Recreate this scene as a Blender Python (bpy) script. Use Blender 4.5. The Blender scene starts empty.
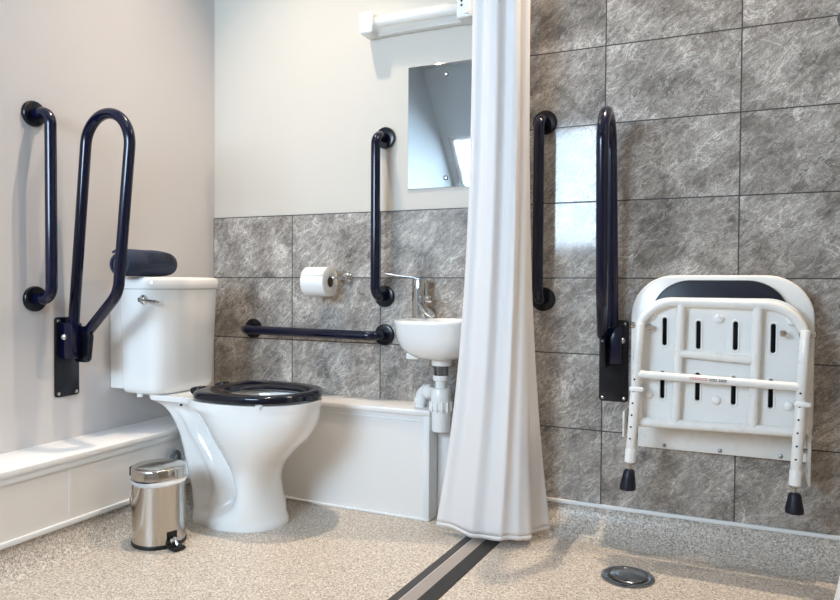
import bpy, bmesh, math, random
from mathutils import Vector, Matrix
PI = math.pi
random.seed(7)
scene = bpy.context.scene
COL = scene.collection

# ------------------------------------------------------------------ materials
def lin(c):
    if isinstance(c, str):
        c = [int(c[i:i+2], 16)/255 for i in (0, 2, 4)]
    return tuple(((v/12.92) if v <= .04045 else ((v+.055)/1.055)**2.4) for v in c) + (1.0,)

class NT:
    def __init__(s, name):
        s.m = bpy.data.materials.new(name); s.m.use_nodes = True
        s.t = s.m.node_tree; s.b = s.t.nodes['Principled BSDF']
    def n(s, typ, **kw):
        o = s.t.nodes.new(typ)
        for k, v in kw.items():
            if k.startswith('i_'): o.inputs[k[2:]].default_value = v
            else: setattr(o, k, v)
        return o
    def l(s, a, b): s.t.links.new(a, b)
    def math(s, op, a, b=None, c=None, clamp=False):
        o = s.t.nodes.new('ShaderNodeMath'); o.operation = op; o.use_clamp = clamp
        for i, v in enumerate((a, b, c)):
            if v is None: continue
            if isinstance(v, (int, float)): o.inputs[i].default_value = v
            else: s.l(v, o.inputs[i])
        return o.outputs[0]
    def mix(s, fac, a, b):
        o = s.t.nodes.new('ShaderNodeMix'); o.data_type = 'RGBA'
        for i, v in ((0, fac), (6, a), (7, b)):
            if isinstance(v, (int, float)) and i == 0: o.inputs[0].default_value = v
            elif isinstance(v, tuple): o.inputs[i].default_value = v
            else: s.l(v, o.inputs[i])
        return o.outputs[2]
    def ramp(s, fac, stops):
        o = s.t.nodes.new('ShaderNodeValToRGB'); e = o.color_ramp.elements
        while len(e) < len(stops): e.new(.5)
        for el, (p, c) in zip(e, stops): el.position = p; el.color = c
        s.l(fac, o.inputs[0]); return o.outputs[0]
    def bump(s, h, strength=.2, dist=.002):
        o = s.t.nodes.new('ShaderNodeBump'); o.inputs['Strength'].default_value = strength
        o.inputs['Distance'].default_value = dist
        s.l(h, o.inputs['Height']); s.l(o.outputs[0], s.b.inputs['Normal'])

def mat(name, color, rough=.5, metal=0, coat=0, var=.05, scale=30, bump=0, trans=0, ior=1.45, spec=None):
    """plain surface with a faint procedural unevenness in colour and gloss"""
    t = NT(name); b = t.b
    c = lin(color); tc = t.n('ShaderNodeTexCoord')
    nz = t.n('ShaderNodeTexNoise', i_Scale=scale, i_Detail=4.0)
    t.l(tc.outputs['Object'], nz.inputs['Vector'])
    lo = tuple(v*(1-var) for v in c[:3]) + (1,); hi = tuple(min(1, v*(1+var)) for v in c[:3]) + (1,)
    t.l(t.mix(nz.outputs['Fac'], lo, hi), b.inputs['Base Color'])
    t.l(t.math('MULTIPLY_ADD', nz.outputs['Fac'], .08, rough-.04, clamp=True), b.inputs['Roughness'])
    b.inputs['Metallic'].default_value = metal
    b.inputs['Coat Weight'].default_value = coat
    b.inputs['Coat Roughness'].default_value = .05
    b.inputs['IOR'].default_value = ior
    if trans: b.inputs['Transmission Weight'].default_value = trans
    if bump: t.bump(nz.outputs['Fac'], bump)
    return t.m

def tile_mat(name, x0, z0):
    t = NT(name); b = t.b
    tc = t.n('ShaderNodeTexCoord'); sp = t.n('ShaderNodeSeparateXYZ')
    t.l(tc.outputs['Object'], sp.inputs[0])
    u = t.math('DIVIDE', t.math('SUBTRACT', sp.outputs[0], x0), .4)
    v = t.math('DIVIDE', t.math('SUBTRACT', sp.outputs[2], z0), .25)
    iu, iv = t.math('FLOOR', u), t.math('FLOOR', v)
    fu, fv = t.math('SUBTRACT', u, iu), t.math('SUBTRACT', v, iv)
    du = t.math('MULTIPLY', t.math('MINIMUM', fu, t.math('SUBTRACT', 1.0, fu)), .4)
    dv = t.math('MULTIPLY', t.math('MINIMUM', fv, t.math('SUBTRACT', 1.0, fv)), .25)
    d = t.math('MINIMUM', du, dv)
    joint = t.math('SUBTRACT', 1.0, t.math('DIVIDE', t.math('SUBTRACT', d, .0014), .0012, clamp=True))
    cell = t.n('ShaderNodeCombineXYZ'); t.l(iu, cell.inputs[0]); t.l(iv, cell.inputs[1])
    wn = t.n('ShaderNodeTexWhiteNoise'); wn.noise_dimensions = '3D'; t.l(cell.outputs[0], wn.inputs['Vector'])
    off = t.n('ShaderNodeVectorMath', operation='MULTIPLY_ADD')
    t.l(wn.outputs['Color'], off.inputs[0]); off.inputs[1].default_value = (9, 9, 9)
    t.l(tc.outputs['Object'], off.inputs[2])
    vec = off.outputs[0]
    # slate: clouds, fine mottling, diagonal veins, grain
    n1 = t.n('ShaderNodeTexNoise', i_Scale=7.0, i_Detail=4.0, i_Roughness=.55, i_Distortion=.5); t.l(vec, n1.inputs['Vector'])
    mp = t.n('ShaderNodeMapping', vector_type='TEXTURE'); mp.inputs['Rotation'].default_value = (0, -.72, 0); mp.inputs['Scale'].default_value = (1.35, 1, .62)
    t.l(vec, mp.inputs['Vector'])
    n5 = t.n('ShaderNodeTexNoise', i_Scale=34.0, i_Detail=7.0, i_Roughness=.68, i_Distortion=1.2); t.l(mp.outputs[0], n5.inputs['Vector'])
    n2 = t.n('ShaderNodeTexNoise', i_Scale=9.0, i_Detail=7.0, i_Roughness=.62, i_Distortion=1.0); t.l(mp.outputs[0], n2.inputs['Vector'])
    n3 = t.n('ShaderNodeTexNoise', i_Scale=20.0, i_Detail=6.0, i_Roughness=.62, i_Distortion=1.6); t.l(mp.outputs[0], n3.inputs['Vector'])
    n4 = t.n('ShaderNodeTexNoise', i_Scale=260.0, i_Detail=2.0, i_Roughness=.7); t.l(vec, n4.inputs['Vector'])
    def ridge(sock, at, w):
        return t.math('SUBTRACT', 1.0, t.math('DIVIDE', t.math('ABSOLUTE', t.math('SUBTRACT', sock, at)), w, clamp=True))
    vein, vein2, vein3 = ridge(n2.outputs['Fac'], .5, .016), ridge(n3.outputs['Fac'], .52, .022), ridge(n3.outputs['Fac'], .42, .02)
    msk = t.math('MULTIPLY_ADD', n1.outputs['Fac'], 4.5, -1.75, clamp=True)
    msk2 = t.math('MULTIPLY_ADD', n1.outputs['Fac'], -4.5, 2.9, clamp=True)
    base = t.ramp(t.math('MULTIPLY_ADD', n1.outputs['Fac'], .45, t.math('MULTIPLY', n5.outputs['Fac'], .55)),
                  [(.36, lin('65605C')), (.49, lin('8F8882')), (.64, lin('BCB5AE'))])
    vv = t.math('ADD', t.math('MULTIPLY', t.math('MULTIPLY_ADD', vein2, .65, t.math('MULTIPLY', vein, .85)), msk), t.math('MULTIPLY', t.math('MULTIPLY', vein3, .50), msk2), clamp=True)
    c = t.mix(vv, base, lin('E6E1DA'))
    gr = t.ramp(n4.outputs['Fac'], [(.35, (.70, .70, .70, 1)), (.65, (1.25, 1.25, 1.25, 1))])
    mul = t.n('ShaderNodeMix', data_type='RGBA', blend_type='MULTIPLY'); mul.inputs[0].default_value = .6
    t.l(c, mul.inputs[6]); t.l(gr, mul.inputs[7])
    c = t.mix(joint, mul.outputs[2], lin('302D2B'))
    t.l(c, b.inputs['Base Color'])
    t.l(t.math('MULTIPLY_ADD', joint, .5, .085), b.inputs['Roughness'])
    b.inputs['Specular IOR Level'].default_value = .5
    h = t.math('SUBTRACT', t.math('MULTIPLY', n5.outputs['Fac'], .05), joint)
    t.bump(h, .12, .001)
    return t.m

def vinyl_mat(name, tint, dark, light):
    t = NT(name); b = t.b
    tc = t.n('ShaderNodeTexCoord')
    v1 = t.n('ShaderNodeTexVoronoi', i_Scale=330.0); t.l(tc.outputs['Object'], v1.inputs['Vector'])
    sep = t.n('ShaderNodeSeparateColor'); t.l(v1.outputs['Color'], sep.inputs[0])
    fine = t.ramp(sep.outputs[0], [(0, lin(dark)), (.18, lin(dark)), (.34, lin(tint)), (.75, lin(tint)), (.92, lin(light))])
    v2 = t.n('ShaderNodeTexNoise', i_Scale=120.0, i_Detail=3.0); t.l(tc.outputs['Object'], v2.inputs['Vector'])
    blot = t.ramp(v2.outputs['Fac'], [(.35, (.80, .80, .80, 1)), (.65, (1.14, 1.14, 1.14, 1))])
    mul = t.n('ShaderNodeMix', data_type='RGBA', blend_type='MULTIPLY'); mul.inputs[0].default_value = 1
    t.l(fine, mul.inputs[6]); t.l(blot, mul.inputs[7])
    t.l(mul.outputs[2], b.inputs['Base Color'])
    b.inputs['Roughness'].default_value = .38
    t.bump(v2.outputs['Fac'], .06, .001)
    return t.m

def glass_mat(name):
    t = NT(name)
    out = t.t.nodes['Material Output']; t.t.nodes.remove(t.b)
    tr = t.n('ShaderNodeBsdfTransparent'); gl = t.n('ShaderNodeBsdfGlossy'); gl.inputs['Roughness'].default_value = .02
    fr = t.n('ShaderNodeFresnel', i_IOR=1.45); mx = t.n('ShaderNodeMixShader')
    nz = t.n('ShaderNodeTexNoise', i_Scale=3.0)
    c = t.ramp(nz.outputs['Fac'], [(0, (.93, .95, .95, 1)), (1, (.97, .99, .99, 1))]); t.l(c, tr.inputs['Color'])
    t.l(fr.outputs[0], mx.inputs[0]); t.l(tr.outputs[0], mx.inputs[1]); t.l(gl.outputs[0], mx.inputs[2])
    t.l(mx.outputs[0], out.inputs['Surface'])
    return t.m

def cloth_mat(name, color, translucency=.35, weave=900, film=0):
    t = NT(name); b = t.b; out = t.t.nodes['Material Output']
    tc = t.n('ShaderNodeTexCoord')
    w = t.n('ShaderNodeTexNoise', i_Scale=float(weave), i_Detail=2.0); t.l(tc.outputs['Object'], w.inputs['Vector'])
    c = lin(color)
    col = t.mix(w.outputs['Fac'], tuple(v*.95 for v in c[:3])+(1,), c)
    t.l(col, b.inputs['Base Color']); b.inputs['Roughness'].default_value = .6 if not film else .25
    tl = t.n('ShaderNodeBsdfTranslucent'); t.l(col, tl.inputs['Color'])
    mx = t.n('ShaderNodeMixShader'); mx.inputs[0].default_value = translucency
    t.l(b.outputs[0], mx.inputs[1]); t.l(tl.outputs[0], mx.inputs[2])
    last = mx.outputs[0]
    if film:
        tr = t.n('ShaderNodeBsdfTransparent'); m2 = t.n('ShaderNodeMixShader'); m2.inputs[0].default_value = film
        t.l(last, m2.inputs[1]); t.l(tr.outputs[0], m2.inputs[2]); last = m2.outputs[0]
    t.l(last, out.inputs['Surface'])
    return t.m

def emit_mat(name, color, strength):
    t = NT(name); nz = t.n('ShaderNodeTexNoise', i_Scale=20.0)
    c = lin(color)
    t.l(t.mix(nz.outputs['Fac'], tuple(v*.96 for v in c[:3])+(1,), c), t.b.inputs['Emission Color'])
    t.b.inputs['Emission Strength'].default_value = strength
    return t.m

M = dict(
    wall_left=mat('painted_wall_grey', 'D0CCCC', .55, var=.02, scale=6, bump=.02),
    wall_white=mat('painted_wall_white', 'CDC6BC', .5, var=.015, scale=6, bump=.02),
    slope=mat('cool_white_paint', 'D3D9DE', .5, var=.015, scale=6, bump=.02),
    ceiling=mat('ceiling_paint', 'E6E6E6', .7, var=.015, scale=8),
    tile_back=tile_mat('slate_tile_back', 0.0, .094),
    tile_shower=tile_mat('slate_tile_shower', 1.634, .094),
    vinyl=vinyl_mat('speckled_beige_vinyl', 'C2B7AB', '8A8075', 'DED5CA'),
    vinyl_cove=vinyl_mat('speckled_vinyl_upstand', 'BDB5AC', '8E867D', 'D6CFC6'),
    boxing=mat('white_laminate', 'E4E2E0', .32, var=.01),
    trim=mat('white_plastic_trim', 'E2E4E5', .35, var=.01),
    ceramic=mat('white_ceramic', 'EDECEA', .09, coat=.6, var=.005, scale=4),
    white_plastic=mat('white_plastic', 'E9E9E7', .25, var=.01),
    white_enamel=mat('white_powder_coat', 'E8E6E2', .28, coat=.15, var=.015),
    navy=mat('navy_powder_coat', '060A25', .17, coat=.1, var=.1, scale=10),
    navy_dark=mat('dark_navy_metal', '060912', .25, coat=.05, var=.1),
    navy_seat=mat('navy_plastic', '060A1A', .14, coat=.15, var=.08, scale=10),
    navy_pad=mat('navy_vinyl_pad', '0D1424', .42, var=.15, scale=60, bump=.05),
    navy_rubber=mat('navy_rubber', '080C20', .45, var=.1),
    towel=mat('navy_towelling', '333B4E', .95, var=.45, scale=420, bump=1.0),
    towel_band=mat('navy_woven_band', '262C3C', .85, var=.2, scale=500),
    chrome=mat('chrome', 'D6D6D6', .08, metal=1, var=.02),
    steel=mat('brushed_steel', 'C4BFB8', .13, metal=1, var=.05, scale=80),
    dark_steel=mat('dark_steel', '9A9EA4', .16, metal=1, var=.06, scale=60),
    black=mat('black_plastic', '121214', .4, var=.1),
    hole=mat('dark_hole', '2B2B2C', .7, var=.1),
    paper=mat('white_tissue', 'F0EEEA', .9, var=.02, scale=200, bump=.1),
    card=mat('grey_card', '8C7F70', .9, var=.08, scale=100),
    band_dark=mat('dark_grip_band', '3B3B3D', .6, var=.25, scale=500, bump=.3),
    band_black=mat('black_rubber_band', '242426', .6, var=.2, scale=500, bump=.3),
    band_metal=mat('aluminium_strip', 'A39A94', .45, metal=.35, var=.08, scale=60),
    mirror=mat('mirror_silver', 'F4F6F6', .02, metal=1, var=.0),
    diffuser=cloth_mat('clear_ribbed_diffuser', 'F2F0EC', .4, 60, film=.72),
    tube_lamp=mat('unlit_fluorescent_tube', 'F0F0EE', .3, var=.02),
    curtain=cloth_mat('white_polyester', 'F8F6F6', .28),
    hem=cloth_mat('curtain_hem', 'F3F0EE', .22),
    film=cloth_mat('plastic_film', 'F1F1F1', .3, film=.5),
    glass=glass_mat('window_glass'),
    frame=mat('window_frame_white', 'EDEDED', .35, var=.01),
    hose=mat('grey_hose', '54575C', .3, var=.08),
    red_ink=mat('red_print', 'C58A80', .6, var=.1),
    dark_ink=mat('dark_print', '55504C', .6, var=.2),
    lamp=emit_mat('warm_lamp_lens', 'FFE3BE', 6),
)

# ------------------------------------------------------------------ mesh helpers
def place(name, bm, m, parent=None, origin=None, smooth=True, mods=()):
    """bm is in world coordinates; linked as ONE mesh object"""
    base = Vector((0, 0, 0)); p = parent
    while p is not None: base += p.location; p = p.parent
    o_loc = Vector((0, 0, 0))
    if parent is None and origin is not None: o_loc = Vector(origin)
    bmesh.ops.translate(bm, verts=bm.verts, vec=-(base+o_loc))
    bmesh.ops.recalc_face_normals(bm, faces=bm.faces)
    me = bpy.data.meshes.new(name); bm.to_mesh(me); bm.free()
    if smooth:
        for f in me.polygons: f.use_smooth = True
        try: me.set_sharp_from_angle(angle=math.radians(38))
        except Exception: pass
    me.materials.append(m)
    o = bpy.data.objects.new(name, me); COL.objects.link(o); o.location = o_loc
    if parent is not None: o.parent = parent
    for typ, kw in mods:
        md = o.modifiers.new(typ.lower(), typ)
        for k, v in kw.items(): setattr(md, k, v)
    return o

def tag(o, label, cat, group=None):
    o['label'] = label; o['category'] = cat
    if group: o['group'] = group
    return o
def thing(name, label, cat, loc, group=None):
    o = bpy.data.objects.new(name, None); COL.objects.link(o)
    o.empty_display_size = .05; o.location = loc
    return tag(o, label, cat, group)
def struct(o):
    o['kind'] = 'structure'; return o
def copy_thing(root, loc, rotz, label):
    r = root.copy(); COL.objects.link(r); r.location = loc; r.rotation_euler = (0, 0, rotz); r['label'] = label
    for ch in root.children:
        c = ch.copy(); COL.objects.link(c); c.parent = r
        for g in ch.children:
            d = g.copy(); COL.objects.link(d); d.parent = c
    return r

def box(bm, lo, hi, bev=0, seg=2):
    b = bmesh.new()
    r = bmesh.ops.create_cube(b, size=1)
    lo, hi = Vector(lo), Vector(hi)
    for v in b.verts:
        v.co = Vector([(lo[i]+hi[i])/2 + v.co[i]*(hi[i]-lo[i]) for i in range(3)])
    if bev: bmesh.ops.bevel(b, geom=b.edges[:], offset=bev, segments=seg, profile=.5, affect='EDGES')
    merge(bm, b); return bm
def merge(bm, b):
    me = bpy.data.meshes.new('tmp'); b.to_mesh(me); b.free(); bm.from_mesh(me); bpy.data.meshes.remove(me)
def B(): return bmesh.new()
def loft(bm, rings, closed=True, caps=(True, True)):
    vs = [[bm.verts.new(p) for p in r] for r in rings]
    n = len(rings[0])
    for a, b in zip(vs, vs[1:]):
        for i in range(n if closed else n-1):
            j = (i+1) % n
            bm.faces.new((a[i], a[j], b[j], b[i]))
    if caps[0]: bm.faces.new(vs[0][::-1])
    if caps[1]: bm.faces.new(vs[-1])
    return vs
def tube(bm, pts, r, seg=16, caps=True, closed=False):
    pts = [Vector(p) for p in pts]; n = len(pts)
    rr = r if isinstance(r, (list, tuple)) else [r]*n
    tang = []
    for i in range(n):
        a = pts[(i-1) % n] if (closed or i > 0) else pts[i]
        b = pts[(i+1) % n] if (closed or i < n-1) else pts[i]
        tang.append((b-a).normalized())
    up = Vector((0, 0, 1)) if abs(tang[0].z) < .9 else Vector((1, 0, 0))
    nrm = (up - tang[0]*up.dot(tang[0])).normalized()
    rings = []
    for i in range(n):
        nrm = (nrm - tang[i]*nrm.dot(tang[i])).normalized()
        bn = tang[i].cross(nrm)
        rings.append([pts[i] + (nrm*math.cos(2*PI*k/seg) + bn*math.sin(2*PI*k/seg))*rr[i] for k in range(seg)])
    if closed: rings.append(rings[0])
    loft(bm, rings, True, (caps and not closed, caps and not closed))
    if closed: bmesh.ops.remove_doubles(bm, verts=bm.verts, dist=1e-6)
    return bm
def fillet(pts, rad, seg=10, closed=False):
    pts = [Vector(p) for p in pts]; out = []; n = len(pts)
    for i in range(n):
        if not closed and i in (0, n-1): out.append(pts[i]); continue
        r = rad[i] if isinstance(rad, (list, tuple)) else rad
        p, a, b = pts[i], pts[(i-1) % n], pts[(i+1) % n]
        u, v = (a-p).normalized(), (b-p).normalized()
        ang = u.angle(v)
        if r <= 0 or ang > PI-.01: out.append(p); continue
        d = min(r/math.tan(ang/2), (a-p).length*.499, (b-p).length*.499); r2 = d*math.tan(ang/2)
        c = p + (u+v).normalized()*(r2/math.sin(ang/2))
        s, e = p+u*d-c, p+v*d-c
        tot = s.angle(e); ax = s.cross(e).normalized()
        for k in range(seg+1):
            out.append(c + Matrix.Rotation(tot*k/seg, 3, ax) @ s)
    return out
def frame(axis):
    z = Vector(axis).normalized()
    x = Vector((0, 0, 1)).cross(z) if abs(z.z) < .9 else Vector((1, 0, 0))
    x.normalize(); y = z.cross(x); return x, y, z
def lathe(bm, c, axis, prof, seg=32, caps=(True, True)):
    """prof: (distance along axis, radius)"""
    c = Vector(c); x, y, z = frame(axis)
    rings = [[c + z*h + (x*math.cos(2*PI*k/seg)+y*math.sin(2*PI*k/seg))*max(r, 1e-5) for k in range(seg)] for h, r in prof]
    loft(bm, rings, True, caps); return bm
def cyl(bm, a, b, r, seg=24, bev=0):
    a, b = Vector(a), Vector(b); h = (b-a).length
    pr = [(0, r), (h, r)] if not bev else [(0, r-bev), (bev*.3, r-bev*.3), (bev, r), (h-bev, r), (h-bev*.3, r-bev*.3), (h, r-bev)]
    return lathe(bm, a, b-a, pr, seg)
def prism(bm, pts, d, bev=0):
    """pts: planar polygon in 3-D; extruded by vector d; rim edges rounded"""
    pts = [Vector(p) for p in pts]; d = Vector(d)
    if bev:
        c = sum(pts, Vector())/len(pts)
        n = d.normalized(); L = d.length
        def inset(k):
            out = []
            m = len(pts)
            for i in range(m):
                t = (pts[(i+1) % m]-pts[i-1]).normalized(); o = t.cross(n)
                if o.dot(c-pts[i]) < 0 and m < 6: o = -o
                out.append(pts[i]+o*k*sgn)
            return out
        a = pts[0]; area = sum(((pts[i]-c).cross(pts[(i+1) % len(pts)]-c) for i in range(len(pts))), Vector())
        sgn = -1 if area.dot(n) > 0 else 1
        rings = []
        for h, k in ((0, bev), (bev*.3, bev*.3), (bev, 0), (L-bev, 0), (L-bev*.3, bev*.3), (L, bev)):
            rings.append([p+n*h for p in inset(k)])
        loft(bm, rings)
    else:
        loft(bm, [pts, [p+d for p in pts]])
    return bm
def rrect(x0, x1, z0, z1, r, y, seg=8):
    rr = r if isinstance(r, (list, tuple)) else [r]*4
    return fillet([(x0, y, z0), (x1, y, z0), (x1, y, z1), (x0, y, z1)], list(rr), seg, True)
def cut(o, cutter_bm):
    me = bpy.data.meshes.new('cutter'); bmesh.ops.recalc_face_normals(cutter_bm, faces=cutter_bm.faces)
    cutter_bm.to_mesh(me); cutter_bm.free()
    c = bpy.data.objects.new('cutter', me); COL.objects.link(c)
    md = o.modifiers.new('cut', 'BOOLEAN'); md.operation = 'DIFFERENCE'; md.object = c; md.solver = 'EXACT'
    bpy.context.view_layer.update()
    dg = bpy.context.evaluated_depsgraph_get()
    new = bpy.data.meshes.new_from_object(o.evaluated_get(dg))
    o.modifiers.clear(); old = o.data; o.data = new; bpy.data.meshes.remove(old)
    bpy.data.objects.remove(c); bpy.data.meshes.remove(me)
def interp(tab, z):
    """monotone-ish cubic through rows (z, a, b, ...)"""
    zs = [r[0] for r in tab]
    if z <= zs[0]: return tab[0][1:]
    if z >= zs[-1]: return tab[-1][1:]
    i = max(k for k in range(len(zs)) if zs[k] <= z); i = min(i, len(zs)-2)
    h = zs[i+1]-zs[i]; t = (z-zs[i])/h; out = []
    for j in range(1, len(tab[0])):
        p1, p2 = tab[i][j], tab[i+1][j]
        m1 = (p2-tab[i-1][j])/(zs[i+1]-zs[i-1]) if i > 0 else (p2-p1)/h
        m2 = (tab[i+2][j]-p1)/(zs[i+2]-zs[i]) if i+2 < len(zs) else (p2-p1)/h
        out.append((2*t**3-3*t*t+1)*p1+(t**3-2*t*t+t)*h*m1+(-2*t**3+3*t*t)*p2+(t**3-t*t)*h*m2)
    return out

# ------------------------------------------------------------------ the room
H = 2.7; YF = -3.3; XR = 2.9; YS = -.03; XS = 1.25; YL = -1.4
def S(name, m, lo, hi, bev=0):
    return struct(place(name, box(B(), lo, hi, bev), m, smooth=bool(bev)))
S('floor', M['vinyl'], (-.7, YF, -.05), (XR, .02, 0))
S('ceiling', M['ceiling'], (-.75, YF, H), (XR, .1, H+.05))
S('wall_back', M['wall_white'], (-.1, .006, 0), (XS, .1, H))
S('wall_back_tiling', M['tile_back'], (0, 0, 0), (XS, .006, 1.094))
S('wall_shower', M['tile_shower'], (XS, YS, 0), (XR, .1, H))
S('wall_left', M['wall_left'], (-.1, YL, 0), (0, .006, H))
S('wall_right', M['wall_white'], (XR, YF, 0), (XR+.1, .1, H))
# knee wall and the steep attic slope beyond the end of the left wall
b = B(); zk, xt = .94, -.53
prism(b, [(0, YF, 0), (0, YF, zk), (xt, YF, H), (xt-.12, YF, H), (-.12, YF, zk), (-.12, YF, 0)], (0, YL-YF, 0))
struct(place('wall_slope', b, M['slope'], smooth=False))
b = B(); prism(b, [(-.1, YL, zk-.3), (-.1, YL, H), (-.66, YL, H), (-.22, YL, zk-.3)], (0, .05, 0))
struct(place('wall_return', b, M['wall_white'], smooth=False))
# gable wall behind the camera with the daylight window
win = [(-.03, 1.10), (1.06, 1.10), (1.06, 2.09), (-.29, 2.09)]
b = B(); y0, y1 = YF-.12, YF
outer = [(-.75, 0), (XR+.1, 0), (XR+.1, H+.05), (-.75, H+.05)]
vo = {}
for y in (y0, y1):
    vo[y] = [[b.verts.new((x, y, z)) for x, z in q] for q in (outer, win)]
    for i in range(4):
        j = (i+1) % 4; b.faces.new((vo[y][0][i], vo[y][0][j], vo[y][1][j], vo[y][1][i]))
for k in (0, 1):
    for i in range(4):
        j = (i+1) % 4; b.faces.new((vo[y0][k][i], vo[y0][k][j], vo[y1][k][j], vo[y1][k][i]))
struct(place('wall_front', b, M['slope'], smooth=False))
w = struct(place('window_1', prism(B(), [(x, YF-.075, z) for x, z in win], (0, .006, 0)), M['glass'], smooth=False))
def shrink(q, k):
    cx = sum(p[0] for p in q)/4; cz = sum(p[1] for p in q)/4
    return [(cx+(x-cx)*(1-k/.6), cz+(z-cz)*(1-k/.5)) for x, z in q]
b = B(); inner = shrink(win, .03)
rings = [[Vector((x, y, z)) for x, z in q] for y, q in ((YF-.10, win), (YF-.04, win), (YF-.04, inner), (YF-.10, inner), (YF-.10, win))]
loft(b, rings, True, (False, False)); bmesh.ops.remove_doubles(b, verts=b.verts, dist=1e-6)
f = place('window_frame', b, M['frame'], w, smooth=False)
place('sill', box(B(), (-.06, YF-.04, 1.08), (1.09, YF+.05, 1.10), .004), M['frame'], w)

# boxing along the left wall: coved vinyl foot, two panels, ledge
XB = .2
b = B(); box(b, (0, YL, .09), (XB, .0, .278))
bl = struct(place('baseboard_left', b, M['boxing'], smooth=False))
place('ledge', box(B(), (0, YL, .278), (XB+.008, 0, .299), .004), M['boxing'], bl)
place('seam_strip', box(B(), (XB, -.878, .10), (XB+.0015, -.866, .262)), M['trim'], bl, smooth=False)
place('edge_strip', box(B(), (XB-.002, YL, .259), (XB+.004, 0, .281), .002), M['trim'], bl)
place('foot_strip', box(B(), (XB-.002, YL, .086), (XB+.007, -.152, .102), .002), M['trim'], bl)
def cove(name, path, m):
    """path: function u -> list of (profile point) ; profile swept straight"""
    b = B(); loft(b, path, False, (False, False)); return struct(place(name, b, m))
pr = [(XB+.055-.055*math.sin(t), .0005+.0895*(1-math.cos(t))**.8) for t in [k*PI/2/12 for k in range(13)]]
cove('baseboard_left_cove', [[(x, y, z) for x, z in pr] for y in (YL, -.152)], M['vinyl_cove'])
# boxing along the back wall
b = B(); box(b, (XB, -.148, 0), (1.062, 0, .365)); box(b, (0, -.148, 0), (XB, 0, .278))
bb = struct(place('baseboard_back', b, M['boxing'], smooth=False))
place('ledge', box(B(), (XB, -.158, .365), (1.076, 0, .386), .005), M['boxing'], bb)
place('edge_strip', box(B(), (XB, -.1515, .343), (1.05, -.148, .349), .001), M['trim'], bb)
place('foot_strip', box(B(), (XB, -.156, 0), (1.066, -.148, .008), .002), M['trim'], bb)
place('corner_trim', box(B(), (1.05, -.155, 0), (1.074, -.0, .366), .004), M['trim'], bb)
b = B(); box(b, (1.074, -.085, 0), (XS, 0, .372), .003)
struct(place('baseboard_back_recess', b, M['boxing']))
# shower: coved vinyl upstand with a white capping strip
pr = [(YS-.10+.095*math.sin(t), .0005+.0925*(1-math.cos(t))**.85) for t in [k*PI/2/12 for k in range(13)]]
cove('baseboard_shower', [[(x, y, z) for y, z in pr] for x in (XS+.0, XR)], M['vinyl_cove'])
S('trim_1', M['trim'], (XS, YS-.009, .092), (XR, YS, .104), .002)
b = B(); prism(b, [(0, .006, 1.094), (XS, .006, 1.094), (XS, .0055, 1.0955), (0, .0055, 1.0955)], (0, -.006, 0))
struct(place('trim_2', b, M['band_dark'], smooth=False))

# floor threshold strip between bathroom and shower
t = thing('threshold_strip', 'black and silver floor threshold strip running out from under the shower curtain', 'floor strip', (1.27, -.9, 0))
def band(name, u0, u1, z, m):
    b = B(); sl = .040
    q = [(1.2105+u0+sl*(y+1.0), y) for y in (-2.6, -.12)]
    a0, a1 = q[0], q[1]; wd = u1-u0
    prism(b, [(a0[0], a0[1], 0), (a0[0]+wd, a0[1], 0), (a1[0]+wd, a1[1], 0), (a1[0], a1[1], 0)], (0, 0, z), 0)
    return place(name, b, m, t, smooth=False)
band('grip_band', 0, .027, .003, M['band_dark']); band('edge_line', .027, .0285, .0034, M['trim'])
band('metal_band', .0285, .068, .0032, M['band_metal']); band('rubber_band', .068, .114, .003, M['band_black'])

# ------------------------------------------------------------------ toilet
TY = -.40
TX = -.02      # whole toilet stands this much nearer the boxing than the rows below say
T = thing('toilet', 'white close-coupled toilet with navy seat beside the pedal bin', 'toilet', (.45, TY, 0))
tab = [ # z, xr, Rr, xb, xf, B
 (0, .325, .108, .352, .662, .130), (.015, .325, .108, .354, .660, .129), (.03, .322, .100, .375, .652, .124), (.05, .318, .092, .46, .643, .117),
 (.10, .302, .080, .505, .627, .105), (.15, .287, .078, .500, .622, .104), (.20, .272, .077, .478, .643, .112),
 (.25, .256, .076, .445, .690, .135), (.30, .238, .076, .405, .742, .157), (.35, .212, .082, .378, .773, .172),
 (.385, .182, .090, .340, .784, .177), (.402, .158, .105, .30, .787, .179), (.412, .148, .122, .30, .789, .180), (.430, .145, .124, .30, .790, .180)]
NH = 70
def pan_ring(z, tabl=tab, scale=1):
    xr, Rr, xb, xf, Bw = interp(tabl, z); xr += TX; xb += TX; xf += TX
    xs = [xr+(xf-xr)*(1-math.cos(PI*k/NH))/2 for k in range(NH+1)]
    def hw(x):
        c, a = xb+(xf-xb)*.47, None
        a = (xf-c) if x > c else (c-xb)
        q = 1-abs((x-c)/a)**2.1
        hb = Bw*math.sqrt(max(q, 0))
        rr = min(.05, Rr*.8)
        hr = 0
        if x < c:
            hr = Rr*math.sqrt(max(0, 1-(max(0, xr+rr-x)/rr)**2))
            if x > xb: hr *= 1-.5*((x-xb)/(c-xb))**2
            # groove where the trapway meets the bowl column
            zz = min(1, max(0, (z-.045)/.04))*min(1, max(0, (.385-z)/.03))
            hr -= .026*zz*math.exp(-((x-xb-.004)/.026)**2)
            hr += .010*zz*math.exp(-((x-xb+.060)/.020)**2)
        k = 220 if z > .03 else 60
        m = max(hb, hr)
        return m + math.log(math.exp(k*(hb-m))+math.exp(k*(hr-m)))/k - (math.log(2)/k if min(hb, hr) > .01 else 0)*0 if (hb > 0 and hr > 0) else m
    half = [(x, hw(x)) for x in xs]
    return [Vector((x, TY-h, z)) for x, h in half] + [Vector((x, TY+h, z)) for x, h in half[-2:0:-1]]
b = B()
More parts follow.
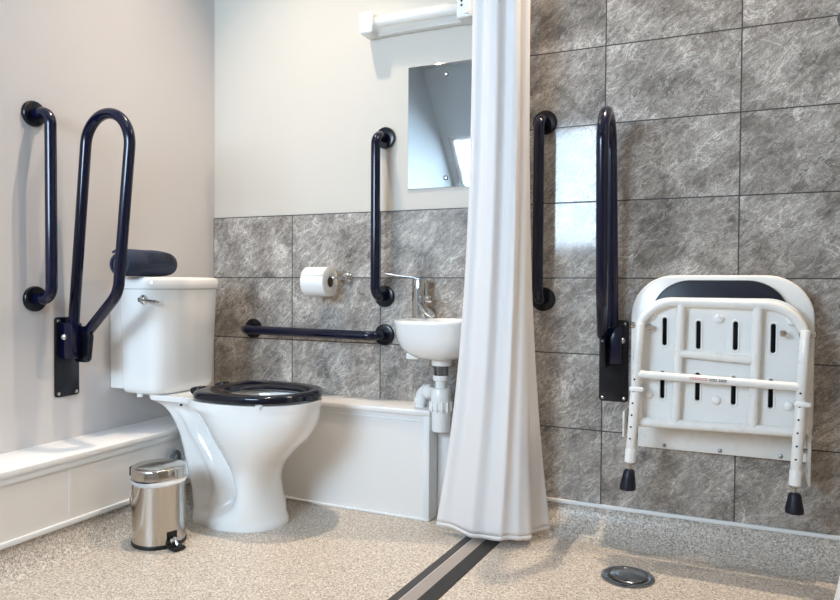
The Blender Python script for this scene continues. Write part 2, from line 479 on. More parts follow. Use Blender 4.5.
zs = [0, .006, .015, .024, .034, .046, .054, .062, .07, .078, .09] + [.1+.0125*k for k in range(22)] + [.368, .374, .38, .385, .39, .394, .398, .402, .408, .412, .42, .426, .430]
rings = [pan_ring(z) for z in zs]
def egg(cx, a1, a2, bw, z, n, pw=2.1, dx=0):
    out = []
    for k in range(n):
        th = PI+2*PI*k/n
        c, s = math.cos(th), math.sin(th)
        a = a1 if c > 0 else a2
        out.append(Vector((cx+TX+a*math.copysign(abs(c)**(2/pw), c), TY+bw*math.copysign(abs(s)**(2/pw), s), z)))
    return out
n = len(rings[0])
inn = [egg(.555, .205, .175, .148, .432, n), egg(.555, .195, .165, .138, .428, n), egg(.555, .185, .158, .130, .40, n), egg(.55, .165, .14, .115, .34, n),
       egg(.53, .12, .10, .085, .27, n), egg(.52, .07, .06, .05, .23, n), egg(.52, .03, .03, .02, .22, n)]
top = [r + (Vector((.0, 0, .002)))*0 for r in rings[-1]]
loft(b, rings + inn)
pan = place('pan', b, M['ceramic'], T)
place('outlet_pipe', cyl(B(), (.19, TY+.01, .15), (.30, TY, .15), .04), M['white_plastic'], T)
for s in (-1, 1):
    place('fixing_bolt', cyl(B(), (.312, TY+s*.128, .405), (.312, TY+s*.1235, .405), .0045, 12), M['hole'], T)
# seat ring
b = B(); n = 72
def seat_ring(z, grow):
    pts = []
    for k in range(n):
        th = 2*PI*k/n; c, s = math.cos(th), math.sin(th)
        a = .201+grow
        pw = 2.15 if c > 0 else 5.0; pwy = 2.3 if c > 0 else 3.4
        pts.append(Vector((.580+TX+a*math.copysign(abs(c)**(2/pw), c), TY+(.180+grow)*math.copysign(abs(s)**(2/pwy), s), z)))
    return pts
def hole_ring(z, grow):
    pts = []
    for k in range(n):
        th = 2*PI*k/n; c, s = math.cos(th), math.sin(th)
        a = (.175 if c > 0 else .125)+grow
        pts.append(Vector((.578+TX+a*c, TY+(.108+grow)*s, z)))
    return pts
rr = [seat_ring(.437, -.003), seat_ring(.440, 0), seat_ring(.453, .0), seat_ring(.458, -.002), seat_ring(.4615, -.007), seat_ring(.4630, -.016), seat_ring(.4630, -.03),
      hole_ring(.459, .018), hole_ring(.455, .007), hole_ring(.449, 0), hole_ring(.441, 0), hole_ring(.437, .006), seat_ring(.437, -.003)]
loft(b, rr, True, (False, False)); bmesh.ops.remove_doubles(b, verts=b.verts, dist=1e-6)
seat = place('seat', b, M['navy_seat'], T)
for s in (-1, 1):
    b = B(); box(b, (.318, TY+s*.062-.022, .432), (.350, TY+s*.062+.022, .462), .006); cyl(b, (.330, TY+s*.062-.028, .45), (.330, TY+s*.062+.028, .45), .011, 16)
    place('hinge', b, M['navy_seat'], seat)
for x, s in ((.655, -1), (.655, 1)):
    b = B(); box(b, (x-.012, TY+s*.148-.006, .4285), (x+.012, TY+s*.148+.006, .438), .003); box(b, (x-.009, TY+s*.1525-.004, .420), (x+.009, TY+s*.1525+.003, .434), .003)
    place('buffer', b, M['white_plastic'], seat)
# cistern
def cis(z, g=0, front=.250, back=.062):
    hi = front+g; hw = .158+g
    return fillet([(back, TY-hw, z), (hi-.022, TY-hw, z), (hi+.004, TY-.085, z), (hi+.008, TY, z), (hi+.004, TY+.085, z), (hi-.022, TY+hw, z), (back, TY+hw, z)],
                  [.012, .06, .2, .2, .2, .06, .012], 10, True)
b = B()
prof = [(.428, -.040), (.432, -.024), (.440, -.014), (.452, -.009), (.47, -.007), (.60, -.003), (.72, .002), (.798, .005)]
loft(b, [cis(z, g) for z, g in prof])
# narrower rear of the cistern against the wall
box(b, (.001, TY-.146, .445), (.075, TY+.138, .797), .006)
cist = place('cistern', b, M['ceramic'], T)
b = B()
loft(b, [cis(z, g, .250, .045) for z, g in ((.7985, .004), (.8005, .009), (.806, .0105), (.828, .011), (.836, .007), (.840, .001), (.8415, -.01))])
place('lid', b, M['ceramic'], cist)
lv = B(); lathe(lv, (.182, TY-.161, .763), (0, -1, 0), [(0, .017), (.006, .017), (.009, .015), (.012, .009), (.022, .008)], 24)
place('lever_boss', lv, M['chrome'], cist)
b = B(); tube(b, [(.182, TY-.179, .763), (.20, TY-.182, .763), (.232, TY-.184, .760), (.258, TY-.185, .757), (.27, TY-.185, .756)], [.006, .005, .0045, .006, .003], 12)
place('flush_lever', b, M['chrome'], cist)
for x, y in ((.13, TY-.13), (.13, TY+.13)):
    place('wing_nut', cyl(B(), (x, y, .421), (x, y, .432), .011, 12), M['white_plastic'], cist)

# rolled towel on the cistern lid
def spiral_towel():
    cx, cz, y0, y1 = .140, .8415+.053, -.632, -.402
    N = 90; turns = 3.2
    out_, in_ = [], []
    for k in range(N+1):
        u = k/N; th = 2.2+turns*2*PI*(u-1); r = .007+(.0535-.007)*u
        rin = max(r-.0085, .002)
        sq = .97
        out_.append((cx+r*math.cos(th)*1.05, cz+r*math.sin(th)*sq)); in_.append((cx+rin*math.cos(th)*1.05, cz+rin*math.sin(th)*sq))
    b = B(); rings = []
    for y, g in ((y0, .95), (y0+.005, 1.0), (y0+.03, .985), (y0+.06, 1.0), (y0+.115, .985), (y0+.15, 1.005), (y1-.05, .98), (y1-.025, .93), (y1-.006, .84), (y1, .78)):
        rings.append([Vector((cx+(x-cx)*g, y, cz+(z-cz)*g-.0*(1-g))) for x, z in out_+in_[::-1]])
    loft(b, rings, True, (False, False))
    # end faces as strips
    for ring in (rings[0], rings[-1]):
        vs = [b.verts.new(p) for p in ring]; m = N+1
        for i in range(m-1):
            b.faces.new((vs[i], vs[i+1], vs[2*m-2-i], vs[2*m-1-i]))
    bmesh.ops.remove_doubles(b, verts=b.verts, dist=1e-5)
    lo = min(v.co.z for v in b.verts); bmesh.ops.translate(b, verts=b.verts, vec=(0, 0, .8418-lo))
    cz += .8418-lo
    o = place('rolled_towel', b, M['towel'], None, (.14, -.527, .8418))
    tag(o, 'dark navy towel rolled up on top of the white cistern', 'towel')
    b = B()   # woven band of raised squares
    def on(th, y, h):
        r = .0535-.0465*(2.2-th)/(2*PI*3.2)+h
        return Vector((cx+r*1.05*math.cos(th), y, cz+r*.97*math.sin(th)))
    for i in range(5):
        ya = -.55+i*.024
        for (t0, t1, a0, a1) in ((.15, .25, 0, .022), (.85, .95, 0, .022), (.25, .85, 0, .004), (.25, .85, .018, .022), (.4, .5+.1*(i % 2), .004, .014), (.62, .7, .008, .018)):
            q = [[on(t0+(t1-t0)*j/3, ya+a, r) for j in range(4)] for a in (a0, a1) for r in (-.0012, .0012)]
            l = [q[0]+q[1][::-1], q[2]+q[3][::-1]]; loft(b, l)
    place('woven_band', b, M['towel_band'], o)
spiral_towel()

# hose between boxing and pan
b = B(); tube(b, fillet([(.207, -.430, .14), (.215, -.432, .207), (.222, -.455, .224), (.228, -.485, .207), (.230, -.497, .1), (.234, -.502, .010)], .03, 8), .0075, 12)
tag(place('flexible_hose', b, M['hose'], None, (.23, -.43, 0)), 'thin grey hose looping out behind the bin beside the toilet pan', 'hose')

# ------------------------------------------------------------------ pedal bin
bc = Vector((.372, -.688, 0))
BN = thing('pedal_bin', 'small round stainless steel pedal bin on the floor in front of the toilet', 'bin', bc)
place('base_ring', lathe(B(), bc, (0, 0, 1), [(0, .080), (.002, .083), (.010, .083), (.013, .081)], 48), M['black'], BN)
place('body', lathe(B(), bc, (0, 0, 1), [(.012, .0805), (.10, .0805), (.197, .0805), (.203, .0815), (.206, .080)], 64), M['steel'], BN)
lid = place('lid', lathe(B(), bc, (0, 0, 1), [(.209, .080), (.211, .0825), (.238, .0825), (.243, .0805), (.246, .076), (.249, .06), (.252, .03), (.253, 0)], 64), M['steel'], BN)
d = Vector((.62, -.78, 0)).normalized(); dd = Vector((.95, -.3, 0)).normalized()
b = B()
px, py, pz = frame((0, 0, 1)); side = Vector((-dd.y, dd.x, 0))
p0 = bc + dd*.079
def obox(bm, c, u, v, w, su, sv, sw, bev=.003):
    t = bmesh.new(); box(t, (-su/2, -sv/2, -sw/2), (su/2, sv/2, sw/2), bev)
    mtx = Matrix((u, v, w)).transposed()
    for vv in t.verts: vv.co = mtx @ vv.co + Vector(c)
    merge(bm, t); return bm
pd = (Vector((.46, -.715, 0))-bc).normalized(); sd = Vector((-pd.y, pd.x, 0)); up = Vector((0, 0, 1))
place('pedal_slot', obox(B(), bc+pd*.0795+up*.038, pd, sd, up, .006, .034, .028, .002), M['black'], BN)
b = B(); obox(b, bc+pd*.105+up*.008, pd, sd, up, .045, .042, .009, .003); ped = place('pedal', b, M['black'], BN)
b = B(); tube(b, fillet([bc+pd*.078+up*.034, bc+pd*.098+up*.034, bc+pd*.112+up*.016], .01, 6), .005, 10); tube(b, [bc+pd*.1+sd*.014+up*.03, bc+pd*.1-sd*.014+up*.03], .0065, 12)
place('pedal_arm', b, M['chrome'], ped)
hd = Vector((-.86, -.35, 0)).normalized()
b = B(); obox(b, bc+hd*.085+up*.226, hd, Vector((-hd.y, hd.x, 0)), up, .008, .03, .028, .002); place('lid_hinge', b, M['black'], lid)
b = B(); hs = Vector((-hd.y, hd.x, 0))
tube(b, fillet([bc+hd*.062+hs*.055+up*.2, bc+hd*.072+hs*.047+up*.14, bc+hd*.087+up*.115, bc+hd*.072-hs*.047+up*.14, bc+hd*.062-hs*.055+up*.2], .02, 6), .0025, 8)
place('carry_handle', b, M['steel'], BN)
# liner film over the rim
b = B(); rings = []
Nn = 96
for j, (z, ex) in enumerate(((.197, .0016), (.200, .0024), (.204, .0028), (.207, .002), (.209, -.004))):
    ring = []
    for k in range(Nn):
        th = 2*PI*k/Nn; di = Vector((math.cos(th), math.sin(th), 0))
        a = max(0, di.dot(Vector((.93, -.36, 0)).normalized()))
        out = .0817+ex*(1+.35*math.sin(th*17)+.3*math.sin(th*29+1)) + (a**6)*.032*(1 if j in (1, 2, 3) else .4)
        if j >= 3: out = min(out, .0817+ex+(a**6)*.026)
        ring.append(bc+di*out+up*(z-.002+.004*math.sin(th*2+.6)*(1 if j < 2 else .2)+(a**6)*.008))
    rings.append(ring)
loft(b, rings, True, (False, False))
o = place('bin_liner', b, M['film'], None, bc+up*.19, mods=[('SOLIDIFY', dict(thickness=.0008))])
tag(o, 'clear plastic bag edge ruffled out around the rim of the pedal bin', 'bin bag')

# ------------------------------------------------------------------ grab rails
RR = .0175
def flange(bm, c, axis):
    lathe(bm, c, axis, [(0, .0405), (.007, .0405), (.011, .038), (.0125, .032), (.0125, .019)], 40)
def rail(name_label, a, c, nrm, group):
    a, c, nrm = Vector(a), Vector(c), Vector(nrm)
    R = thing('grab_rail', name_label, 'grab rail', (a+c)/2, group)
    off = nrm*.08
    b = B(); tube(b, fillet([a+nrm*.002, a+off, c+off, c+nrm*.002], .048, 12), RR, 24); place('rail_tube', b, M['navy'], R)
    for p in (a, c):
        b = B(); flange(b, p+nrm*.0005, nrm); f = place('flange', b, M['navy_dark'], R)
    return R
rail('navy vertical grab rail on the left wall beside the looped drop-down rail', (0, -.838, 1.352), (0, -.838, .768), (1, 0, 0), 'grab rails')
rail('navy vertical grab rail between toilet roll and mirror', (.82, 0, 1.368), (.82, 0, .774), (0, -1, 0), 'grab rails')
rail('navy horizontal grab rail on the tiles behind the toilet seat', (.211, 0, .634), (.82, 0, .629), (0, -1, 0), 'grab rails')
rail('navy vertical grab rail on the shower wall next to the curtain', (1.437, YS, 1.364), (1.437, YS, .773), (0, -1, 0), 'grab rails')

# drop-down rail, modelled at the origin: wall = plane x=0, rail rises in the x-z plane
def drop_rail(label, origin, out, along, top, hand):
    """out: wall normal; along: direction of the side the diagonal tube passes on"""
    o_, n_, a_ = Vector(origin), Vector(out), Vector(along)
    P = lambda x, y, z: o_+n_*x+a_*y+Vector((0, 0, z))
    R = thing('drop_down_rail', label, 'support rail', o_, 'drop-down rails')
    d = n_*.006
    plate = place('wall_plate', prism(B(), fillet([P(0, -.046, -.132), P(0, .046, -.132), P(0, .046, .132), P(0, -.046, .132)], .010, 5, True), d, .001), M['navy_dark'], R)
    for y in (-.034, .034):
        for z in (-.12, .12):
            place('screw', lathe(B(), P(.006, y, z), n_, [(0, .006), (.002, .0055), (.0035, .003)], 14), M['steel'], plate)
    bracket = place('hinge_bracket', obox(B(), P(.034, -.009, .054), n_, a_, Vector((0, 0, 1)), .056, .042, .118, .004), M['navy'], R)
    q = fillet([P(.02, .012, -.018), P(.088, .012, -.018), P(.100, .012, .07), P(.085, .012, .102), P(.02, .012, .102)], .018, 6, True)
    place('hinge_cheek', prism(B(), q, a_*.014, .002), M['navy_dark'], bracket)
    b = B(); lathe(b, P(.030, -.030, .068), -a_, [(0, .011), (.004, .011), (.008, .008), (.010, .003)], 20)
    place('pivot_cap', b, M['chrome'], bracket)
    pts = [P(.038, -.002, .08), P(.042, -.002, .14), P(.108, 0, top), P(.312, -.010, top-.022), P(.240, -.002, .212), P(.078, .024, .088)]
    place('looped_tube', tube(B(), fillet(pts, [0, .0, .1, .1, .09, 0], 16), RR, 24), M['navy'], R)
    return R
drop_rail('navy looped drop-down rail folded upright on the left wall beside the cistern', (0, -.723, .574), (1, 0, 0), (0, 1, 0), .795, 1)
drop_rail('navy drop-down rail folded upright on the shower tiles left of the white seat', (1.671, YS, .577), (0, -1, 0), (-1, 0, 0), .765, -1)

# ------------------------------------------------------------------ toilet roll and holder
HP = thing('toilet_roll_holder', 'small chrome toilet roll holder on the grey tiles', 'toilet roll holder', (.645, 0, .842))
place('rose', lathe(B(), (.656, -.0005, .842), (0, -1, 0), [(0, .024), (.006, .024), (.012, .020), (.016, .012), (.03, .009)], 28), M['chrome'], HP)
b = B(); tube(b, fillet([(.656, -.02, .842), (.656, -.086, .843), (.512, -.086, .843)], .014, 8), .0055, 14); place('arm', b, M['chrome'], HP)
TR = thing('toilet_roll', 'white toilet roll hanging on the chrome holder', 'toilet roll', (.577, -.086, .767))
rc = Vector((.582, -.086, .8275)); b = B()
prof = [(-.05, .0205), (-.05, .054), (-.049, .0555), (0, .056), (.049, .0555), (.05, .054), (.05, .0205)]
x_, y_, z_ = frame((1, 0, 0))
rings = [[rc+Vector((1, 0, 0))*h+(x_*math.cos(2*PI*k/48)+y_*math.sin(2*PI*k/48))*r for k in range(48)] for h, r in prof]
loft(b, rings, True, (False, False)); place('paper', b, M['paper'], TR)
b = B()
rings = [[rc+Vector((1, 0, 0))*h+(x_*math.cos(2*PI*k/40)+y_*math.sin(2*PI*k/40))*r for k in range(40)] for h, r in ((-.0503, .0205), (.0503, .0205), (.0503, .0190), (-.0503, .0190), (-.0503, .0205))]
loft(b, rings, True, (False, False)); bmesh.ops.remove_doubles(b, verts=b.verts, dist=1e-6); place('core', b, M['card'], TR)
b = B(); sh = []
for j in range(9):
    th = PI*.62+j*PI*.05
    r = .0565
    sh.append([(rc.x-.0495, rc.y-r*math.sin(th), rc.z-r*math.cos(th)), (rc.x+.0495, rc.y-r*math.sin(th), rc.z-r*math.cos(th))])
sh.append([(rc.x-.065, rc.y-.052, rc.z-.005), (rc.x+.03, rc.y-.060, rc.z-.005)]) if False else None
loft(b, sh, False, (False, False)); place('loose_sheet', b, M['paper'], TR, mods=[('SOLIDIFY', dict(thickness=.0008))])

# ------------------------------------------------------------------ basin, tap, trap
BS = thing('basin', 'small white ceramic wall basin beside the shower curtain', 'basin', (1.10, -.13, .53))
bx = 1.10
def basin_ring(z, s, n=64, sy=None):
    sy = s if sy is None else sy
    pts = []
    for k in range(n+1):
        th = PI*k/n; c, si = math.cos(th), math.sin(th)
        pts.append(Vector((bx-(.184 if c > 0 else .176)*s*math.copysign(abs(c)**(2/2.7), c), -.0005-.268*sy*abs(si)**(2/2.4), z)))
    back = [pts[-1].lerp(pts[0], (k+1)/12) for k in range(11)]
    return pts+back
rings = [basin_ring(.563+(z-.553)*.875, s, 64, sy) for z, s, sy in ((.553, .32, .62), (.556, .50, .70), (.565, .66, .78), (.580, .78, .85), (.60, .875, .91), (.63, .94, .955), (.66, .972, .98), (.69, .99, .995), (.698, 1.0, 1.0), (.704, .995, .995), (.7065, .98, .985))]
n = len(rings[0])
def cav(z, s):
    out = []
    for p in rings[8]:
        th = math.atan2((p.y+.150)/.105, (p.x-1.125)/.125)
        out.append(Vector((1.125+.122*s*math.cos(th), -.152+.098*s*math.sin(th), z)))
    return out
b = B(); loft(b, rings+[cav(.7000, 1.03), cav(.696, .98), cav(.67, .92), cav(.63, .78), cav(.60, .55), cav(.59, .2)])
place('bowl', b, M['ceramic'], BS)
place('waste_boss', lathe(B(), (1.105, -.122, .541), (0, 0, 1), [(0, .034), (.003, .036), (.03, .037)], 32), M['ceramic'], BS)
place('fixing_bracket', box(B(), (.985, -.16, .560), (1.03, -.06, .582), .004), M['white_plastic'], BS)

TP = thing('mixer_tap', 'chrome mixer tap standing on the white basin rim', 'tap', (.990, -.055, .6995))
place('body', lathe(B(), (.990, -.055, .6995), (0, 0, 1), [(0, .031), (.004, .031), (.006, .0285), (.10, .0285), (.134, .0285), (.138, .027), (.140, .022)], 32), M['chrome'], TP)
b = B(); tube(b, [(.990, -.055, .838), (.962, -.062, .846), (.92, -.070, .850), (.868, -.078, .857), (.855, -.08, .859)], [.006, .0032, .0028, .0036, .002], 10)
place('lever', b, M['dark_steel'], TP)
b = B(); cyl(b, (1.0, -.07, .772), (1.042, -.10, .768), .010, 20, .001); lathe(b, (1.038, -.098, .768), (.8, -.6, -.05), [(0, .013), (.012, .0135), (.016, .011), (.018, .004)], 20)
place('side_control', b, M['chrome'], TP)
b = B()
p0, p1 = Vector((1.0, -.078, .752)), Vector((1.066, -.118, .708)); ax = (p1-p0).normalized(); sd2 = Vector((.6, .8, 0)); sd2 = (sd2-ax*sd2.dot(ax)).normalized(); nn = ax.cross(sd2)
rings = []
for u, wd in ((0, .010), (.15, .016), (.45, .021), (.8, .020), (.95, .014), (1, .008)):
    c = p0.lerp(p1, u); rings.append([c+sd2*wd*math.cos(2*PI*k/20)+nn*.006*math.sin(2*PI*k/20) for k in range(20)])
loft(b, rings); place('spout', b, M['chrome'], TP)

tx, ty = 1.102, -.122
BT = thing('bottle_trap', 'white plastic bottle trap with elbow under the basin', 'pipe trap', (tx, ty, .30))
place('tailpiece', cyl(B(), (tx, ty, .506), (tx, ty, .5415), .026), M['dark_steel'], BT)
b = B(); lathe(b, (tx, ty, .488), (0, 0, 1), [(0, .026), (.003, .028), (.016, .028), (.019, .026)], 16); place('top_nut', b, M['white_plastic'], BT)
place('neck', cyl(B(), (tx, ty, .46), (tx, ty, .49), .019), M['white_plastic'], BT)
b = B(); lathe(b, (tx, ty, .31), (0, 0, 1), [(0, .025), (.004, .031), (.075, .0345), (.08, .0345)], 32); place('cup', b, M['white_plastic'], BT)
b = B(); lathe(b, (tx, ty, .388), (0, 0, 1), [(0, .035), (.003, .0375), (.028, .0375), (.031, .035)], 32)
for k in range(12):
    a = 2*PI*k/12; box(b, (tx+.038*math.cos(a)-.003, ty+.038*math.sin(a)-.003, .383), (tx+.038*math.cos(a)+.003, ty+.038*math.sin(a)+.003, .416), .001)
place('collar', b, M['white_plastic'], BT)
b = B(); lathe(b, (tx, ty, .417), (0, 0, 1), [(0, .035), (.04, .035), (.045, .032), (.047, .02)], 32); place('upper_body', b, M['white_plastic'], BT)
ex = 1.012
b = B(); tube(b, fillet([(tx-.03, ty+.004, .443), (ex, ty+.03, .443), (ex, ty+.03, .385)], .026, 10), .0195, 20); el = place('elbow', b, M['white_plastic'], BT)
b = B()
lathe(b, (1.058, ty+.016, .443), (-.93, .26, 0), [(0, .025), (.014, .026), (.016, .0225), (.02, .0225), (.022, .026), (.03, .0255)], 24)
lathe(b, (ex, ty+.03, .40), (0, 0, 1), [(0, .0235), (.012, .0245), (.02, .0225)], 24); place('elbow_nut', b, M['white_plastic'], el)
b = B(); tube(b, fillet([(1.165, -.06, .57), (1.185, -.06, .52), (1.19, -.05, .45), (1.185, -.04, .375)], .03, 6), .006, 10)
tag(place('tap_hose', b, M['hose'], None, (1.18, -.05, .37)), 'thin grey tap hose curving down behind the bottle trap', 'hose')

# ------------------------------------------------------------------ mirror and strip light
MR = thing('wall_mirror', 'frameless rectangular mirror on the white wall above the basin', 'mirror', (1.064, .006, 1.172))
place('mirror_glass', box(B(), (.912, .0005, 1.172), (1.216, .0055, 1.620), .001), M['mirror'], MR, smooth=False)
for z in (1.580, 1.206):
    b = B(); lathe(b, (1.064, .0005, z), (0, -1, 0), [(0, .0085), (.003, .0085), (.006, .006), (.007, .0)], 20); place('screw_cap', b, M['dark_steel'], MR)
SL = thing('shaver_light', 'white strip light with clear diffuser above the mirror', 'light', (.965, .006, 1.74))
place('back_plate', box(B(), (.75, -.028, 1.745), (1.178, .0055, 1.815), .004), M['white_plastic'], SL)
for x0, x1, nm in ((.745, .800, 'end_cap'), (1.130, 1.184, 'socket_cap')):
    b = B(); box(b, (x0, -.074, 1.742), (x1, .0055, 1.822), .008, 3); c = place(nm, b, M['white_plastic'], SL)
    if nm == 'socket_cap':
        for zz in (1.800, 1.785): place('socket_hole', cyl(B(), (1.150, -.0735, zz), (1.150, -.0748, zz), .0042, 12), M['hole'], c)
        place('pull_switch', cyl(B(), (1.160, -.072, 1.757), (1.178, -.078, 1.757), .005, 12), M['white_plastic'], c)
place('tube_lamp', cyl(B(), (.805, -.045, 1.783), (1.126, -.045, 1.783), .013, 20), M['tube_lamp'], SL)
b = B(); q = []
for k in range(25):
    a = -PI/2+PI*k/24; r = .034+(.0006 if k % 2 else 0)
    q.append((.80, -.030-r*1.2*math.cos(a), 1.781+r*math.sin(a)))
for k in range(24, -1, -1):
    a = -PI/2+PI*k/24; q.append((.80, -.030-.0312*1.2*math.cos(a), 1.781+.0312*math.sin(a)))
prism(b, q, (.33, 0, 0)); place('diffuser', b, M['diffuser'], SL)

# ------------------------------------------------------------------ shower curtain by the wall
def curtain(label, top, bot, ztop, zbot, folds, amp, hem_h, origin, ph=0, pin=.5):
    NS, NZ = 150, 150
    def along(path, u):
        P = [Vector((p[0], p[1], 0)) for p in path]; L = [0]
        for a, c in zip(P, P[1:]): L.append(L[-1]+(c-a).length)
        d = u*L[-1]; i = max(k for k in range(len(P)-1) if L[k] <= d+1e-9)
        f = (d-L[i])/max(L[i+1]-L[i], 1e-9); return P[i].lerp(P[i+1], f), (P[i+1]-P[i]).normalized()
    smt = [fillet([(p[0], p[1], 0) for p in q], r_, 8) for q, r_ in ((top, .05), (bot, .022))]
    rows = []
    for j in range(NZ+1):
        v = j/NZ; z = ztop+(zbot-ztop)*v
        g = v**3.4
        row = []
        for i in range(NS+1):
            u = i/NS
            a, ta = along(smt[0], u); c, tc_ = along(smt[1], u)
            p = a.lerp(c, g); tg = ta.lerp(tc_, g).normalized(); nr = Vector((tg.y, -tg.x, 0))
            phs = 2*PI*folds*u+ph+.5*math.sin(2*PI*u*2.3)
            am = amp*(1-.5*v)*math.sin(PI*min(1, max(0, u*1.02)))**.35
            w = math.sin(phs)*am + .3*am*math.sin(2*phs+3*v+1)
            p = p+nr*w+tg*(.3*am*math.cos(phs))
            row.append((p.x, p.y, z+.004*math.sin(phs*.5)*v))
        rows.append(row)
    return rows
rows = curtain('', [(1.258, -.255), (1.325, -.285), (1.39, -.275), (1.430, -.235), (1.395, -.10)],
               [(1.134, -.236), (1.24, -.268), (1.35, -.285), (1.425, -.262), (1.452, -.225), (1.436, -.185), (1.486, -.11), (1.476, -.07)], 2.05, .022, 4.6, .014, .02, None, .4)
C1 = thing('shower_curtain', 'white shower curtain bunched against the wall between basin and shower', 'curtain', (1.35, -.2, .02))
b = B(); k = len(rows)-2; loft(b, rows[:k+1], False, (False, False))
place('curtain_fabric', b, M['curtain'], C1, mods=[('SOLIDIFY', dict(thickness=.0012))])
b = B(); loft(b, rows[k:], False, (False, False)); place('hem', b, M['hem'], C1, mods=[('SOLIDIFY', dict(thickness=.0016))])
for u in (4, 30, 58, 88, 118, 146):
    x, y, z = rows[0][u]
    b = B(); tube(b, [(x+.014*math.sin(t*2*PI/20)*.4, y+.014*math.sin(t*2*PI/20), z+.016+.016*math.cos(t*2*PI/20)) for t in range(20)], .002, 6, closed=True)
    place('curtain_ring', b, M['white_plastic'], C1)
RL = thing('curtain_rail', 'white curtain rail overhead from the wall out across the shower entrance', 'curtain rail', (1.36, 0, 2.09))
b = B(); tube(b, fillet([(1.38, YS, 2.075), (1.37, -.25, 2.075), (1.345, -1.3, 2.075), (2.28, -1.45, 2.075), (2.88, -1.45, 2.075)], [0, .1, .18, .1, 0], 8), .011, 14); place('rail_tube', b, M['white_enamel'], RL)
b = B(); lathe(b, (1.38, YS-.0005, 2.075), (0, -1, 0), [(0, .028), (.01, .028), (.014, .016)], 24); place('rose', b, M['white_enamel'], RL)
# second curtain at the right-hand side of the shower
rows = curtain('', [(2.365, -.50), (2.37, -.62), (2.38, -.80), (2.39, -.95)], [(2.236, -.52), (2.25, -.63), (2.27, -.80), (2.29, -.98)], 2.05, .03, 5, .02, .02, None, 1.1)
C2 = thing('shower_curtain', 'white shower curtain edge at the far right of the shower floor', 'curtain', (2.28, -.72, .03))
b = B(); loft(b, rows[:k+1], False, (False, False)); place('curtain_fabric', b, M['curtain'], C2, mods=[('SOLIDIFY', dict(thickness=.0012))])
b = B(); loft(b, rows[k:], False, (False, False)); place('hem', b, M['hem'], C2, mods=[('SOLIDIFY', dict(thickness=.0016))])
R2 = thing('curtain_rail', 'short white curtain rail overhead on the right side of the shower', 'curtain rail', (2.34, YS, 2.09))
b = B(); tube(b, [(2.335, YS, 2.075), (2.335, -1.43, 2.075)], .011, 14); place('rail_tube', b, M['white_enamel'], R2)
b = B(); lathe(b, (2.335, YS-.0005, 2.075), (0, -1, 0), [(0, .028), (.01, .028), (.014, .016)], 24); place('rose', b, M['white_enamel'], R2)

# ------------------------------------------------------------------ floor drain
dc = Vector((1.765, -.335, 0))
DR = thing('floor_drain', 'round chrome drain set in the shower floor', 'drain', dc)
place('rim', lathe(B(), dc, (0, 0, 1), [(.0002, .074), (.004, .073), (.006, .068), (.006, .060), (.003, .055), (.001, .053)], 48, (True, True)), M['dark_steel'], DR)
place('gap_ring', lathe(B(), dc, (0, 0, 1), [(.0012, .056), (.0016, .056)], 40), M['hole'], DR)
place('cover', lathe(B(), dc, (0, 0, 1), [(.002, .049), (.006, .049), (.0085, .045), (.0095, .02), (.0097, 0)], 48), M['dark_steel'], DR)

# ------------------------------------------------------------------ fold-up shower seat
FS = thing('folding_shower_chair', 'white fold-up shower seat with navy pad, folded flat against the tiles', 'shower seat', (1.985, YS, .21))
b = B(); box(b, (1.752, YS-.030, .312), (2.222, YS-.0005, .42), .003); wp = place('wall_plate', b, M['white_enamel'], FS)
for x in (1.832, 1.992, 2.156):
    place('screw', lathe(B(), (x, YS-.030, .323), (0, -1, 0), [(0, .006), (.002, .006), (.004, .003)], 14), M['dark_steel'], wp)
for x0, x1, z0, z1 in ((2.222, 2.228, .262, .62), (1.715, 1.721, .352, .432)):
    place('side_bracket', box(B(), (x0, YS-.10, z0), (x1, YS-.001, z1), .0015), M['white_enamel'], FS)
b = B(); cyl(b, (2.205, YS-.06, .352), (2.232, YS-.06, .352), .007, 12); place('pivot_bolt', b, M['steel'], FS)
SB = place('seat_base', prism(B(), rrect(1.735, 2.233, .40, .853, [.03, .03, .125, .125], -.055, 12), (0, -.070, 0), .012), M['white_plastic'], FS)  # extra depth added at the back to block downlight from the gap behind
place('seat_pad', prism(B(), rrect(1.797, 2.170, .43, .838, [.03, .03, .11, .11], -.1252, 12), (0, -.022, 0), .006), M['navy_pad'], FS)
BD = place('underside_board', prism(B(), rrect(1.757, 2.212, .405, .787, [.015, .015, .10, .10], -.163, 12), (0, -.014, 0), .002), M['white_plastic'], FS)
slots = [(1.8395, .686), (1.9325, .679), (2.0305, .680), (2.1265, .676), (1.835, .528), (1.932, .5285), (2.0275, .5235), (2.1225, .521)]
cb = B(); rb = []
for x, z in slots:
    prism(cb, rrect(x-.0062, x+.0062, z-.041, z+.041, .0061, -.155, 6), (0, -.03, 0))
bpy.context.view_layer.update()
cb2 = cb; bmesh.ops.translate(cb2, verts=cb2.verts, vec=Vector((0, 0, 0)))
# cutter lives in world space; the board's parent offset is applied through the dependency graph
cut(BD, cb2)
for x, z in slots:
    b = B(); tube(b, [Vector((px_, -.1775, pz_)) for px_, _, pz_ in [tuple(p) for p in rrect(x-.0092, x+.0092, z-.045, z+.045, .0091, 0, 5)]], .003, 8, closed=True)
    place('slot_rim', b, M['white_plastic'], BD)
for x, z in ((1.803, .731), (1.987, .727), (2.170, .726), (1.797, .497), (1.982, .493), (2.166, .490)):
    place('stud', lathe(B(), (x, -.1768, z), (0, -1, 0), [(0, .0135), (.006, .0125), (.010, .0095), (.012, .004), (.0125, 0)], 20), M['white_plastic'], BD)
